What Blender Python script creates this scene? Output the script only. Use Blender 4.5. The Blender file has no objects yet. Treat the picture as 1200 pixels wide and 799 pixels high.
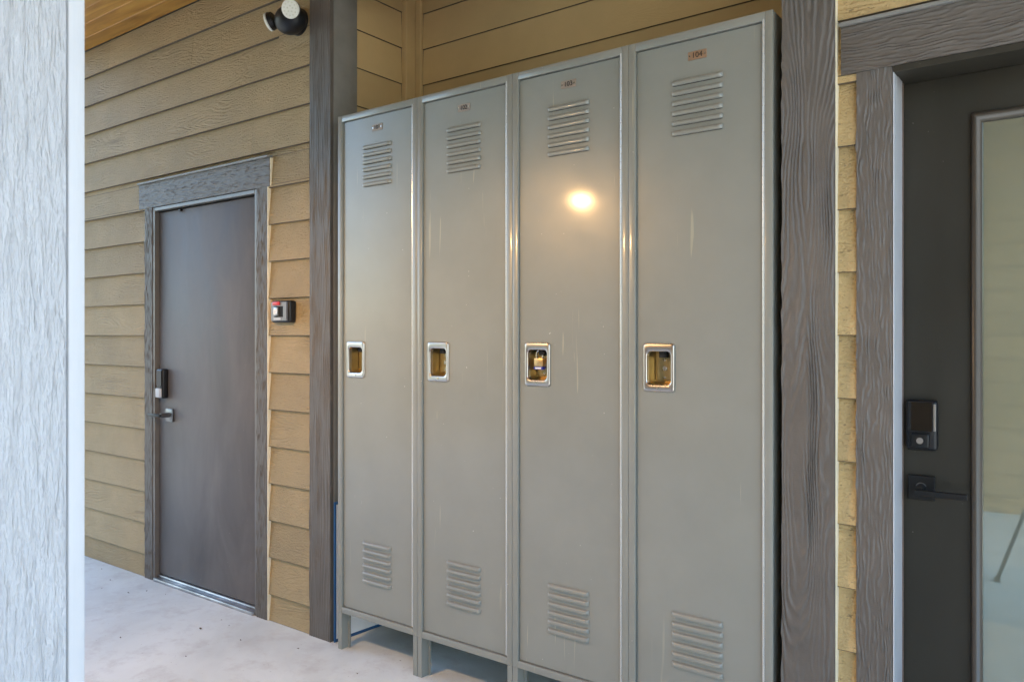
import bpy, bmesh, math, random
from mathutils import Vector, noise as mnoise
R = math.radians
random.seed(7)
scene = bpy.context.scene
COL = scene.collection

# ------------------------------------------------------------------ constants (metres)
EYE = 1.34            # camera height
F = 2.248             # front plane of the lockers
P = 2.268             # face of the wood trim
S = 2.290             # siding plane
LAP0, LAP = 0.125, 0.1735   # first lap line, exposure
CEIL = 3.07
XL, XR = -5.05, 1.15     # ends of the roof over the walkway
WL, WR = -5.0, 0.95     # ends of the walls

# ------------------------------------------------------------------ materials
def new_mat(name):
    m = bpy.data.materials.new(name); m.use_nodes = True
    nt = m.node_tree; b = nt.nodes['Principled BSDF']
    return m, nt, b
def N(nt, typ, **kw):
    n = nt.nodes.new(typ)
    for k, v in kw.items():
        if k.startswith('i_'): n.inputs[k[2:].replace('_', ' ')].default_value = v
        else: setattr(n, k, v)
    return n
def math_n(nt, op, a, b=None):
    n = nt.nodes.new('ShaderNodeMath'); n.operation = op
    for i, v in enumerate((a, b)):
        if v is None: continue
        if isinstance(v, (int, float)): n.inputs[i].default_value = v
        else: nt.links.new(v, n.inputs[i])
    return n.outputs[0]
def coords(nt, scale=(1, 1, 1), island=False, obj_rand=True):
    tc = N(nt, 'ShaderNodeTexCoord')
    out = tc.outputs['Object']
    rnd = None
    if island: rnd = N(nt, 'ShaderNodeNewGeometry').outputs['Random Per Island']
    elif obj_rand: rnd = N(nt, 'ShaderNodeObjectInfo').outputs['Random']
    mp = N(nt, 'ShaderNodeMapping'); mp.inputs['Scale'].default_value = scale
    nt.links.new(out, mp.inputs['Vector'])
    v = mp.outputs['Vector']
    if rnd is not None:
        va = N(nt, 'ShaderNodeVectorMath'); va.operation = 'ADD'
        mul = math_n(nt, 'MULTIPLY', rnd, 57.3)
        cb = N(nt, 'ShaderNodeCombineXYZ')
        for i in range(3): nt.links.new(mul, cb.inputs[i])
        nt.links.new(v, va.inputs[0]); nt.links.new(cb.outputs[0], va.inputs[1])
        v = va.outputs[0]
    return v, out, rnd
def noise_n(nt, vec, scale, detail=2.0, rough=0.5, dist=0.0):
    n = N(nt, 'ShaderNodeTexNoise'); n.inputs['Scale'].default_value = scale
    n.inputs['Detail'].default_value = detail; n.inputs['Roughness'].default_value = rough
    n.inputs['Distortion'].default_value = dist
    nt.links.new(vec, n.inputs['Vector'])
    return n.outputs['Fac']
def ramp(nt, fac, stops):
    r = N(nt, 'ShaderNodeValToRGB')
    e = r.color_ramp.elements
    while len(e) < len(stops): e.new(0.5)
    for el, (p, c) in zip(e, stops):
        el.position = p; el.color = (*c, 1) if len(c) == 3 else c
    nt.links.new(fac, r.inputs['Fac'])
    return r.outputs['Color']
def bump(nt, b, height, strength, dist):
    bn = N(nt, 'ShaderNodeBump'); bn.inputs['Strength'].default_value = strength
    bn.inputs['Distance'].default_value = dist
    nt.links.new(height, bn.inputs['Height'])
    prev = b.inputs['Normal']
    if prev.is_linked: nt.links.new(prev.links[0].from_socket, bn.inputs['Normal'])
    nt.links.new(bn.outputs['Normal'], b.inputs['Normal'])
def mixc(nt, fac, a, b):
    m = N(nt, 'ShaderNodeMix', data_type='RGBA')
    for sock, v in ((m.inputs['Factor'], fac), (m.inputs[6], a), (m.inputs[7], b)):
        if isinstance(v, (int, float)): sock.default_value = v
        elif isinstance(v, tuple): sock.default_value = (*v, 1)
        else: nt.links.new(v, sock)
    return m.outputs[2]

def cedar(name, col, dist, var=0.10, pores=0.0, stip=1.0):
    m, nt, b = new_mat(name)
    v1, raw, rnd = coords(nt, (1, 1, 1), True)
    st = noise_n(nt, v1, 150, 3, 0.65)
    v2, _, _ = coords(nt, (0.35, 1, 1), True)
    fb = noise_n(nt, v2, 110, 2, 0.6)
    v3, _, _ = coords(nt, (0.16, 1, 1), True)
    n0 = noise_n(nt, v3, 8, 2, 0.5, 0.2)
    ln = math_n(nt, 'SINE', math_n(nt, 'ADD', math_n(nt, 'MULTIPLY', n0, 150), math_n(nt, 'MULTIPLY', fb, 2.5)))
    am = ramp(nt, noise_n(nt, coords(nt, (0.5, 1, 1), True)[0], 6, 1), [(0.50, (0.05,) * 3), (0.66, (0.30,) * 3)])
    h = math_n(nt, 'ADD', math_n(nt, 'MULTIPLY', st, 2.2 * stip), math_n(nt, 'MULTIPLY', fb, 0.9))
    h = math_n(nt, 'ADD', h, math_n(nt, 'MULTIPLY', ln, am))
    bump(nt, b, h, 1.0, dist)
    f = noise_n(nt, v1, 4, 5, 0.65)
    c = ramp(nt, f, [(0.3, tuple(c * (1 - var) for c in col)), (0.7, tuple(c * (1 + var) for c in col))])
    tone = mixc(nt, rnd, (0.90, 0.90, 0.90), (1.06, 1.06, 1.06))
    mx = N(nt, 'ShaderNodeMix', data_type='RGBA', blend_type='MULTIPLY'); mx.inputs['Factor'].default_value = 1
    nt.links.new(c, mx.inputs[6]); nt.links.new(tone, mx.inputs[7]); c = mx.outputs[2]
    if pores:
        pf = ramp(nt, noise_n(nt, coords(nt, (0.5, 1, 1), True)[0], 120, 2, 0.6), [(0.64, (0,) * 3), (0.69, (1,) * 3)])
        c = mixc(nt, math_n(nt, 'MULTIPLY', pf, pores), c, tuple(x * 0.35 for x in col))
    nt.links.new(c, b.inputs['Base Color']); b.inputs['Roughness'].default_value = 0.55
    return m

def simple(name, col, rough=0.5, metal=0.0, var=0.12, bump_d=0.0, bump_scale=300, coat=0.0, spec=0.5):
    m, nt, b = new_mat(name)
    v, _, _ = coords(nt)
    f = noise_n(nt, v, 9, 4, 0.6)
    lo = tuple(c * (1 - var) for c in col); hi = tuple(min(1, c * (1 + var)) for c in col)
    nt.links.new(ramp(nt, f, [(0.3, lo), (0.7, hi)]), b.inputs['Base Color'])
    b.inputs['Roughness'].default_value = rough; b.inputs['Metallic'].default_value = metal
    b.inputs['Specular IOR Level'].default_value = spec
    b.inputs['Coat Weight'].default_value = coat
    if bump_d: bump(nt, b, noise_n(nt, v, bump_scale, 2), 1.0, bump_d)
    return m

def grain(name, col, axis='z', k=7.0, lin=60.0, dist=0.0022, rough=0.33, fine=1.0, nscale=5.0, stretch=0.12, var=0.12, island=False, pores=0.0, strength=1.0, mirror=False):
    """rough sawn / embossed timber: contour lines of a stretched noise"""
    m, nt, b = new_mat(name)
    sc = {'z': (1, 1, stretch), 'x': (stretch, 1, 1), 'y': (1, stretch, 1)}[axis]
    v, raw, rnd = coords(nt, sc, island)
    n0 = noise_n(nt, v, nscale, 2.6, 0.5, 0.25)
    sep = N(nt, 'ShaderNodeSeparateXYZ'); nt.links.new(raw, sep.inputs[0])
    across = sep.outputs[0] if axis == 'z' else sep.outputs[2]
    if mirror: across = math_n(nt, 'ABSOLUTE', across)
    fibre = noise_n(nt, v, 70, 3, 0.6)
    ph = math_n(nt, 'ADD', math_n(nt, 'MULTIPLY', n0, k * 6.283), math_n(nt, 'MULTIPLY', across, lin))
    ph = math_n(nt, 'ADD', ph, math_n(nt, 'MULTIPLY', fibre, 4.2))
    ln = math_n(nt, 'SINE', ph)
    ln = math_n(nt, 'MULTIPLY', math_n(nt, 'ADD', ln, 1.0), 0.5)
    ln = math_n(nt, 'POWER', ln, 1.7)
    # the lines come and go
    am = noise_n(nt, v, nscale * 1.7, 2)
    am = ramp(nt, am, [(0.32, (0.15,) * 3), (0.62, (1,) * 3)])
    ln = math_n(nt, 'MULTIPLY', ln, am)
    h = math_n(nt, 'ADD', ln, math_n(nt, 'MULTIPLY', fibre, 0.8 * fine))
    sv, _, _ = coords(nt, (1, 1, 1), island)
    h = math_n(nt, 'ADD', h, math_n(nt, 'MULTIPLY', noise_n(nt, sv, 260, 2), 0.4 * fine))
    bump(nt, b, h, strength, dist)
    f = noise_n(nt, sv, 6, 4, 0.65)
    lo = tuple(c * (1 - var) for c in col); hi = tuple(min(1, c * (1 + var)) for c in col)
    c = ramp(nt, f, [(0.3, lo), (0.7, hi)])
    if rnd is not None and island:
        tone = math_n(nt, 'ADD', math_n(nt, 'MULTIPLY', rnd, 0.16), 0.92)
        mx = N(nt, 'ShaderNodeMix', data_type='RGBA', blend_type='MULTIPLY'); mx.inputs['Factor'].default_value = 1
        cb = N(nt, 'ShaderNodeCombineColor')
        for i in range(3): nt.links.new(tone, cb.inputs[i])
        nt.links.new(c, mx.inputs[6]); nt.links.new(cb.outputs[0], mx.inputs[7]); c = mx.outputs[2]
    if pores:
        pf = noise_n(nt, sv, 130, 2, 0.6)
        pf = ramp(nt, pf, [(0.66, (0,) * 3), (0.70, (1,) * 3)])
        c = mixc(nt, math_n(nt, 'MULTIPLY', pf, pores), c, tuple(x * 0.35 for x in col))
    nt.links.new(c, b.inputs['Base Color'])
    b.inputs['Roughness'].default_value = rough
    return m

TRIM = (0.158, 0.142, 0.126)
SIDING = (0.53, 0.375, 0.180)
M = {}
M['siding'] = cedar('tan_siding', SIDING, 0.010)
M['siding_smooth'] = cedar('tan_siding_smooth', SIDING, 0.0005, 0.06)
M['siding_porous'] = cedar('tan_siding_porous', (0.56, 0.40, 0.185), 0.007, 0.08, 0.7, 0.5)
M['lap_shade'] = simple('painted_lap_shade', (0.10, 0.075, 0.045), 0.8)  # lap shadow lines, painted dark on the bottom bevels of the boards
M['caulk'] = simple('cream_caulk', (0.72, 0.63, 0.45), 0.5, var=0.08)
M['trim'] = grain('brown_grey_trim', TRIM, 'z', k=18, lin=620, dist=0.011, nscale=9, stretch=0.12, fine=1.3)
M['trim_flame'] = grain('brown_grey_flame_trim', (0.172, 0.154, 0.136), 'z', k=26, lin=640, dist=0.013, nscale=6, stretch=0.20, fine=1.2, mirror=True)
M['trim_stipple'] = grain('brown_grey_stipple_trim', (0.172, 0.155, 0.138), 'z', k=10, lin=760, dist=0.009, nscale=24, stretch=0.12, fine=1.4)
M['trim_head'] = grain('brown_grey_head_trim', TRIM, 'x', k=12, lin=560, dist=0.010, nscale=14, stretch=0.2, fine=1.4)
M['trim_carved'] = simple('brown_grey_carved_trim', (0.112, 0.097, 0.083), 0.48, var=0.10, bump_d=0.0007, bump_scale=380, spec=0.4)
M['trim_smooth'] = simple('grey_smooth_trim', (0.20, 0.195, 0.18), 0.45, var=0.12, bump_d=0.0004, bump_scale=60)
M['frame_paint'] = simple('door_frame_paint', (0.125, 0.115, 0.105), 0.35, var=0.1)
M['frame_pale'] = simple('pale_frame_edge', (0.45, 0.45, 0.46), 0.35, var=0.06)
M['strip_brown'] = simple('brown_weatherstrip', (0.13, 0.085, 0.065), 0.6)
M['aluminium'] = simple('worn_aluminium', (0.42, 0.42, 0.43), 0.38, 0.9, var=0.35, bump_d=0.0006, bump_scale=40)
M['black'] = simple('black_plastic', (0.009, 0.009, 0.010), 0.42, var=0.1, spec=0.35)
M['black_metal'] = simple('black_metal', (0.009, 0.009, 0.009), 0.45, 0.0, var=0.1, spec=0.3)
M['screen'] = simple('black_glass_screen', (0.004, 0.004, 0.005), 0.06, var=0)
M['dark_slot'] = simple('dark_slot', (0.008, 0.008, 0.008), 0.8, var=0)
M['grey_metal'] = simple('satin_grey_metal', (0.42, 0.41, 0.40), 0.33, 0.9, var=0.15)
M['dark_nickel'] = simple('dark_nickel', (0.16, 0.16, 0.165), 0.35, 0.85)
M['nickel'] = simple('satin_nickel', (0.50, 0.46, 0.42), 0.30, 1.0, var=0.08)
M['pan'] = simple('zinc_gold_pan', (0.50, 0.38, 0.19), 0.30, 0.95, var=0.18)
M['screw'] = simple('bright_screw', (0.75, 0.72, 0.66), 0.25, 1.0, var=0.05)
M['plate_copper'] = simple('copper_plate', (0.34, 0.21, 0.125), 0.5, 0.3, var=0.15)
M['plate_grey'] = simple('bronze_plate', (0.30, 0.24, 0.19), 0.5, 0.3, var=0.15)
M['ink'] = simple('dark_ink', (0.02, 0.017, 0.014), 0.6, var=0)
M['brass'] = simple('laminated_brass', (0.62, 0.45, 0.22), 0.35, 0.8)
M['blue'] = simple('blue_plastic', (0.01, 0.035, 0.30), 0.4)
M['steel'] = simple('bright_steel', (0.7, 0.7, 0.7), 0.22, 1.0, var=0.05)
M['red'] = simple('red_plastic', (0.55, 0.03, 0.03), 0.4)
M['lightgrey'] = simple('light_grey_plastic', (0.45, 0.46, 0.48), 0.4)
M['midgrey'] = simple('mid_grey_plastic', (0.16, 0.16, 0.17), 0.35)
M['lens'] = simple('pale_lens', (0.85, 0.85, 0.76), 0.18, var=0.03)
M['led'] = simple('led_chip', (0.70, 0.70, 0.58), 0.4)
M['whiteplastic'] = simple('white_plastic', (0.8, 0.8, 0.8), 0.4, var=0.03)
M['board_white'] = simple('white_board_face', (0.75, 0.77, 0.78), 0.5, var=0.04)
M['board_blue'] = simple('blue_board_edge', (0.010, 0.08, 0.21), 0.5, var=0.1)
M['leaf'] = simple('dry_leaf', (0.09, 0.065, 0.045), 0.8, var=0.3)
M['core'] = simple('wall_core', (0.2, 0.17, 0.12), 0.9)
M['core_dark'] = simple('dark_branches', (0.03, 0.03, 0.02), 0.9)
M['foliage'] = simple('screen_leaf', (0.05, 0.085, 0.03), 0.6, var=0.3)

def locker_paint():
    m, nt, b = new_mat('locker_enamel')
    v, raw, _ = coords(nt)
    f = noise_n(nt, v, 5, 4, 0.6)
    c = ramp(nt, f, [(0.3, (0.222, 0.223, 0.194)), (0.7, (0.242, 0.243, 0.212))])
    # thin vertical rub marks and small chips
    vs, _, _ = coords(nt, (1, 1, 0.06))
    sf = ramp(nt, noise_n(nt, vs, 62, 1, 0.5, 0.3), [(0.71, (0,) * 3), (0.74, (1,) * 3)])
    reg = ramp(nt, noise_n(nt, v, 3.2, 1), [(0.50, (0,) * 3), (0.62, (1,) * 3)])
    sf = math_n(nt, 'MULTIPLY', math_n(nt, 'MULTIPLY', sf, reg), 0.38)
    c = mixc(nt, sf, c, (0.48, 0.44, 0.30))
    ch = ramp(nt, noise_n(nt, v, 95, 1, 0.4), [(0.815, (0,) * 3), (0.83, (1,) * 3)])
    c = mixc(nt, math_n(nt, 'MULTIPLY', ch, 0.6), c, (0.6, 0.58, 0.5))
    nt.links.new(c, b.inputs['Base Color'])
    rf = noise_n(nt, v, 7, 3)
    nt.links.new(ramp(nt, rf, [(0.3, (0.30,) * 3), (0.7, (0.38,) * 3)]), b.inputs['Roughness'])
    b.inputs['Coat Weight'].default_value = 0.32
    b.inputs['Coat Roughness'].default_value = 0.10
    bump(nt, b, noise_n(nt, v, 420, 2), 0.5, 0.00012)
    bump(nt, b, noise_n(nt, v, 9, 1), 0.35, 0.0025)
    return m
M['locker'] = locker_paint()

def door_paint(name, col, smudge=0.25, spec=0.5):
    m, nt, b = new_mat(name)
    v, _, _ = coords(nt, (1, 1, 0.35))
    f = noise_n(nt, v, 5, 5, 0.6, 0.5)
    c = ramp(nt, f, [(0.3, tuple(x * (1 - smudge) for x in col)), (0.72, tuple(x * (1 + smudge) for x in col))])
    sp = ramp(nt, noise_n(nt, coords(nt)[0], 130, 1), [(0.80, (0,) * 3), (0.82, (1,) * 3)])
    c = mixc(nt, math_n(nt, 'MULTIPLY', sp, 0.5), c, (0.35, 0.33, 0.3))
    nt.links.new(c, b.inputs['Base Color'])
    nt.links.new(ramp(nt, f, [(0.3, (0.44,) * 3), (0.7, (0.58,) * 3)]), b.inputs['Roughness'])
    b.inputs['Specular IOR Level'].default_value = spec
    bump(nt, b, noise_n(nt, coords(nt)[0], 180, 2), 0.4, 0.0003)
    return m
M['bronze'] = simple('bronze_frame_paint', (0.055, 0.046, 0.036), 0.34, var=0.1)
M['door_grey'] = door_paint('grey_brown_door_paint', (0.130, 0.118, 0.114), 0.25, 0.28)
M['door_dark'] = door_paint('dark_olive_door_paint', (0.034, 0.030, 0.022), 0.15, 0.25)

def concrete():
    m, nt, b = new_mat('broom_concrete')
    v, _, _ = coords(nt, obj_rand=False)
    big = noise_n(nt, v, 1.3, 5, 0.6, 0.4)
    c = ramp(nt, big, [(0.30, (0.54, 0.575, 0.56)), (0.5, (0.675, 0.72, 0.70)), (0.66, (0.75, 0.795, 0.775))])
    st = ramp(nt, noise_n(nt, v, 7, 4, 0.7), [(0.50, (0,) * 3), (0.68, (1,) * 3)])
    c = mixc(nt, math_n(nt, 'MULTIPLY', st, 0.45), c, (0.48, 0.47, 0.45))
    sp = ramp(nt, noise_n(nt, v, 85, 2, 0.5), [(0.70, (0,) * 3), (0.76, (1,) * 3)])
    c = mixc(nt, math_n(nt, 'MULTIPLY', sp, 0.5), c, (0.2, 0.18, 0.16))
    nt.links.new(c, b.inputs['Base Color'])
    b.inputs['Roughness'].default_value = 0.75
    bump(nt, b, noise_n(nt, v, 160, 4, 0.7), 0.6, 0.0015)
    bump(nt, b, noise_n(nt, v, 9, 3), 0.5, 0.004)
    return m
M['concrete'] = concrete()
M['ground'] = simple('yard_ground', (0.16, 0.16, 0.14), 0.9, var=0.15)

def rough_post(name, col, dist, sc):
    m, nt, b = new_mat(name)
    v, _, _ = coords(nt, (1, 1, 0.16))
    f = noise_n(nt, v, sc, 4, 0.62, 0.6)
    g = noise_n(nt, v, sc * 3.2, 3, 0.6)
    h = math_n(nt, 'ADD', f, math_n(nt, 'MULTIPLY', g, 0.4))
    bump(nt, b, h, 1.0, dist)
    kv, _, _ = coords(nt)
    c = ramp(nt, noise_n(nt, kv, 5, 4), [(0.3, tuple(x * 0.95 for x in col)), (0.7, col)])
    kn = ramp(nt, noise_n(nt, coords(nt, (1, 1, 0.5))[0], 30, 1), [(0.79, (0,) * 3), (0.82, (1,) * 3)])
    c = mixc(nt, math_n(nt, 'MULTIPLY', kn, 0.5), c, (0.4, 0.38, 0.38))
    nt.links.new(c, b.inputs['Base Color']); b.inputs['Roughness'].default_value = 0.5
    return m
M['post_rough'] = rough_post('pale_rough_sawn_paint', (0.52, 0.53, 0.545), 0.013, 75)
M['post_smooth'] = rough_post('pale_smooth_paint', (0.54, 0.548, 0.56), 0.0012, 25)

def pine():
    m, nt, b = new_mat('stained_pine_boards')
    v, _, _ = coords(nt, (0.12, 1, 1), island=True)
    g = noise_n(nt, v, 16, 4, 0.6, 1.0)
    c = ramp(nt, g, [(0.25, (0.25, 0.105, 0.016)), (0.5, (0.47, 0.225, 0.038)), (0.75, (0.58, 0.32, 0.065))])
    kv, _, rnd = coords(nt, (0.5, 1, 1), island=True)
    vo = N(nt, 'ShaderNodeTexVoronoi'); vo.inputs['Scale'].default_value = 4.5
    nt.links.new(kv, vo.inputs['Vector'])
    kn = ramp(nt, vo.outputs['Distance'], [(0.05, (1,) * 3), (0.13, (0,) * 3)])
    c = mixc(nt, math_n(nt, 'MULTIPLY', kn, 0.85), c, (0.07, 0.028, 0.010))
    tone = mixc(nt, rnd, (0.72, 0.72, 0.72), (1.05, 1.05, 1.05))
    mx = N(nt, 'ShaderNodeMix', data_type='RGBA', blend_type='MULTIPLY'); mx.inputs['Factor'].default_value = 1
    nt.links.new(c, mx.inputs[6]); nt.links.new(tone, mx.inputs[7])
    nt.links.new(mx.outputs[2], b.inputs['Base Color'])
    b.inputs['Roughness'].default_value = 0.4
    bump(nt, b, g, 0.3, 0.001)
    return m
M['pine'] = pine()

def glass():
    m, nt, b = new_mat('grey_green_mirror_glass')
    v, _, _ = coords(nt)
    c = ramp(nt, noise_n(nt, v, 4, 3), [(0.3, (0.28, 0.32, 0.26)), (0.7, (0.31, 0.35, 0.29))])
    nt.links.new(c, b.inputs['Base Color'])
    b.inputs['Metallic'].default_value = 0.62
    b.inputs['Roughness'].default_value = 0.012
    b.inputs['Coat Weight'].default_value = 1.0; b.inputs['Coat Roughness'].default_value = 0.01
    return m
M['glass'] = glass()
def emit(name, col, s):
    m, nt, b = new_mat(name)
    b.inputs['Base Color'].default_value = (0.8, 0.8, 0.8, 1)
    b.inputs['Emission Color'].default_value = (*col, 1); b.inputs['Emission Strength'].default_value = s
    return m
M['bulb'] = emit('warm_bulb', (1.0, 0.58, 0.24), 185)
M['shade_enamel'] = simple('dark_shade_enamel', (0.05, 0.05, 0.05), 0.4)

# ------------------------------------------------------------------ mesh helpers
class MB:
    def __init__(self): self.bm = bmesh.new()
    def box(self, x0, x1, y0, y1, z0, z1, bev=0.0, seg=1):
        t = bmesh.new()
        bmesh.ops.create_cube(t, size=1)
        for v in t.verts:
            v.co = Vector((x0 + (v.co.x + .5) * (x1 - x0), y0 + (v.co.y + .5) * (y1 - y0), z0 + (v.co.z + .5) * (z1 - z0)))
        if bev: bmesh.ops.bevel(t, geom=t.edges[:], offset=bev, segments=seg, affect='EDGES', profile=0.5)
        self.merge(t); return self
    def merge(self, t, mat=None):
        if mat is not None: t.transform(mat)
        me = bpy.data.meshes.new('tmp'); t.to_mesh(me); t.free()
        self.bm.from_mesh(me); bpy.data.meshes.remove(me)
    def cyl(self, c, axis, r, length, seg=24, r2=None, bev=0.0):
        t = bmesh.new()
        bmesh.ops.create_cone(t, cap_ends=True, segments=seg, radius1=r, radius2=r if r2 is None else r2, depth=length)
        if bev:
            es = [e for e in t.edges if len(e.link_faces) == 2 and any(len(f.verts) > 4 for f in e.link_faces)]
            bmesh.ops.bevel(t, geom=es, offset=bev, segments=2, affect='EDGES')
        q = Vector((0, 0, 1)).rotation_difference(Vector(axis).normalized()).to_matrix().to_4x4()
        q.translation = Vector(c)
        self.merge(t, q); return self
    def ball(self, c, r, seg=24, scale=(1, 1, 1)):
        t = bmesh.new(); bmesh.ops.create_uvsphere(t, u_segments=seg, v_segments=seg // 2, radius=r)
        for v in t.verts: v.co = Vector((v.co.x * scale[0] + c[0], v.co.y * scale[1] + c[1], v.co.z * scale[2] + c[2]))
        self.merge(t); return self
    def rod(self, a, b, r, seg=10, r2=None):
        a, b = Vector(a), Vector(b)
        return self.cyl((a + b) / 2, b - a, r, (b - a).length, seg, r2)
    def tube(self, pts, r, seg=10):
        pts = [Vector(p) for p in pts]; rings = []
        up = Vector((0, 1, 0))
        for i, p in enumerate(pts):
            d = (pts[min(i + 1, len(pts) - 1)] - pts[max(i - 1, 0)]).normalized()
            s = d.cross(up).normalized(); u = s.cross(d)
            rings.append([self.bm.verts.new(p + r * (math.cos(a) * s + math.sin(a) * u)) for a in [6.2832 * j / seg for j in range(seg)]])
        for a, b in zip(rings, rings[1:]):
            for j in range(seg): self.bm.faces.new((a[j], a[(j + 1) % seg], b[(j + 1) % seg], b[j]))
        self.bm.faces.new(rings[0][::-1]); self.bm.faces.new(rings[-1]); return self
    def hole_plate(self, x0, x1, z0, z1, hx0, hx1, hz0, hz1, y0, y1, bev=0.0, seg=2):
        """plate in XZ with a rectangular hole, front at y0, back at y1"""
        t = bmesh.new()
        xs, zs = [x0, hx0, hx1, x1], [z0, hz0, hz1, z1]
        fr = [[t.verts.new((x, y0, z)) for z in zs] for x in xs]
        bk = [[t.verts.new((x, y1, z)) for z in zs] for x in xs]
        for i in range(3):
            for j in range(3):
                if i == 1 and j == 1: continue
                t.faces.new((fr[i][j], fr[i + 1][j], fr[i + 1][j + 1], fr[i][j + 1]))
                t.faces.new((bk[i][j], bk[i][j + 1], bk[i + 1][j + 1], bk[i + 1][j]))
        for k in range(3):
            t.faces.new((fr[k][0], bk[k][0], bk[k + 1][0], fr[k + 1][0]))
            t.faces.new((fr[k][3], fr[k + 1][3], bk[k + 1][3], bk[k][3]))
            t.faces.new((fr[0][k], fr[0][k + 1], bk[0][k + 1], bk[0][k]))
            t.faces.new((fr[3][k], bk[3][k], bk[3][k + 1], fr[3][k + 1]))
        t.faces.new((fr[1][1], fr[2][1], bk[2][1], bk[1][1]))
        t.faces.new((fr[1][2], bk[1][2], bk[2][2], fr[2][2]))
        t.faces.new((fr[1][1], bk[1][1], bk[1][2], fr[1][2]))
        t.faces.new((fr[2][1], fr[2][2], bk[2][2], bk[2][1]))
        if bev:
            es = [e for e in t.edges if len(e.link_faces) == 2 and e.calc_face_angle(0) > 0.5]
            bmesh.ops.bevel(t, geom=es, offset=bev, segments=seg, affect='EDGES')
        self.merge(t); return self
    def ring_plate(self, x0, x1, z0, z1, hx0, hx1, hz0, hz1, y0, y1, ro, ri, bev, lip=0.0):
        """rounded rectangular surround with a rounded opening"""
        def rr(a0, a1, c0, c1, r):
            out = []
            for cx, cz, st in ((a1 - r, c1 - r, 0), (a0 + r, c1 - r, 90), (a0 + r, c0 + r, 180), (a1 - r, c0 + r, 270)):
                for k in range(7):
                    a = R(st + 15 * k); out.append((cx + r * math.cos(a), cz + r * math.sin(a)))
            return out
        b = bev
        prof = [(0, 0, y1), (0, 0, y0 + b), (b * .3, 0, y0 + b * .3), (b, 0, y0), (None, -b, y0), (None, -b * .3, y0 + b * .3), (None, 0, y0 + b), (None, 0, y1 + lip)]
        rings = []
        for o, q, y in prof:
            if o is not None: pts = rr(x0 + o, x1 - o, z0 + o, z1 - o, ro - o * .5)
            else: pts = rr(hx0 + q, hx1 - q, hz0 + q, hz1 - q, ri - q * .5)
            rings.append([self.bm.verts.new((x, y, z)) for x, z in pts])
        n = len(rings[0])
        for A, B in zip(rings, rings[1:]):
            for k in range(n): self.bm.faces.new((A[k], A[(k + 1) % n], B[(k + 1) % n], B[k]))
        return self
    def poly(self, pts): self.bm.faces.new([self.bm.verts.new(p) for p in pts]); return self
    def build(self, name, mat, parent=None, off=(0, 0, 0), smooth=35, recalc=False):
        if recalc: bmesh.ops.recalc_face_normals(self.bm, faces=self.bm.faces[:])
        me = bpy.data.meshes.new(name); self.bm.to_mesh(me); self.bm.free()
        if any(off): 
            for v in me.vertices: v.co -= Vector(off)
        me.materials.append(M[mat] if isinstance(mat, str) else mat)
        if str(mat).startswith('siding'): me.materials.append(M['lap_shade'])
        if smooth:
            me.shade_smooth(); me.set_sharp_from_angle(angle=R(smooth))
        o = bpy.data.objects.new(name, me); COL.objects.link(o)
        if parent is not None: o.parent = parent
        return o

nz = mnoise.noise
def clamp(v, a, b): return a if v < a else b if v > b else v
def flame(u, v):                 # cathedral figure of a rough sawn board; u across, v along, metres
    n = nz((u * 8, v * 1.3, 3.1)) + .40 * nz((u * 18, v * 3.2, 9.3))
    ph = 560 * math.sqrt(u * u + 6e-5) + 46 * n + 1.5 * nz((u * 75, v * 26, 5.2))
    r = (.5 + .5 * math.sin(ph)) ** 1.5
    am = clamp(.75 + .9 * nz((u * 22, v * 3.5, 7.7)), .2, 1)
    return .0042 * am * r + .0006 * nz((u * 240, v * 70, 1.5))
def dashes(u, v):                # short raised flecks
    ph = 640 * u + 10 * nz((u * 26, v * 8, 2.2)) + 2.6 * nz((u * 120, v * 34, 4.4))
    r = (.5 + .5 * math.sin(ph)) ** 1.3
    am = clamp(.50 + 1.3 * nz((u * 90, v * 24, 6.1)), 0.02, 1)
    return .0046 * am * r + .0006 * nz((u * 260, v * 90, 1.5))
def straight(u, v):
    ph = 520 * u + 14 * nz((u * 14, v * 2.2, 2.7)) + 1.8 * nz((u * 70, v * 22, 4.4))
    r = (.5 + .5 * math.sin(ph)) ** 1.5
    am = clamp(.55 + 1.1 * nz((u * 40, v * 7, 6.1)), 0.05, 1)
    return .0052 * am * r + .0007 * nz((u * 160, v * 50, 1.5))
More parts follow.
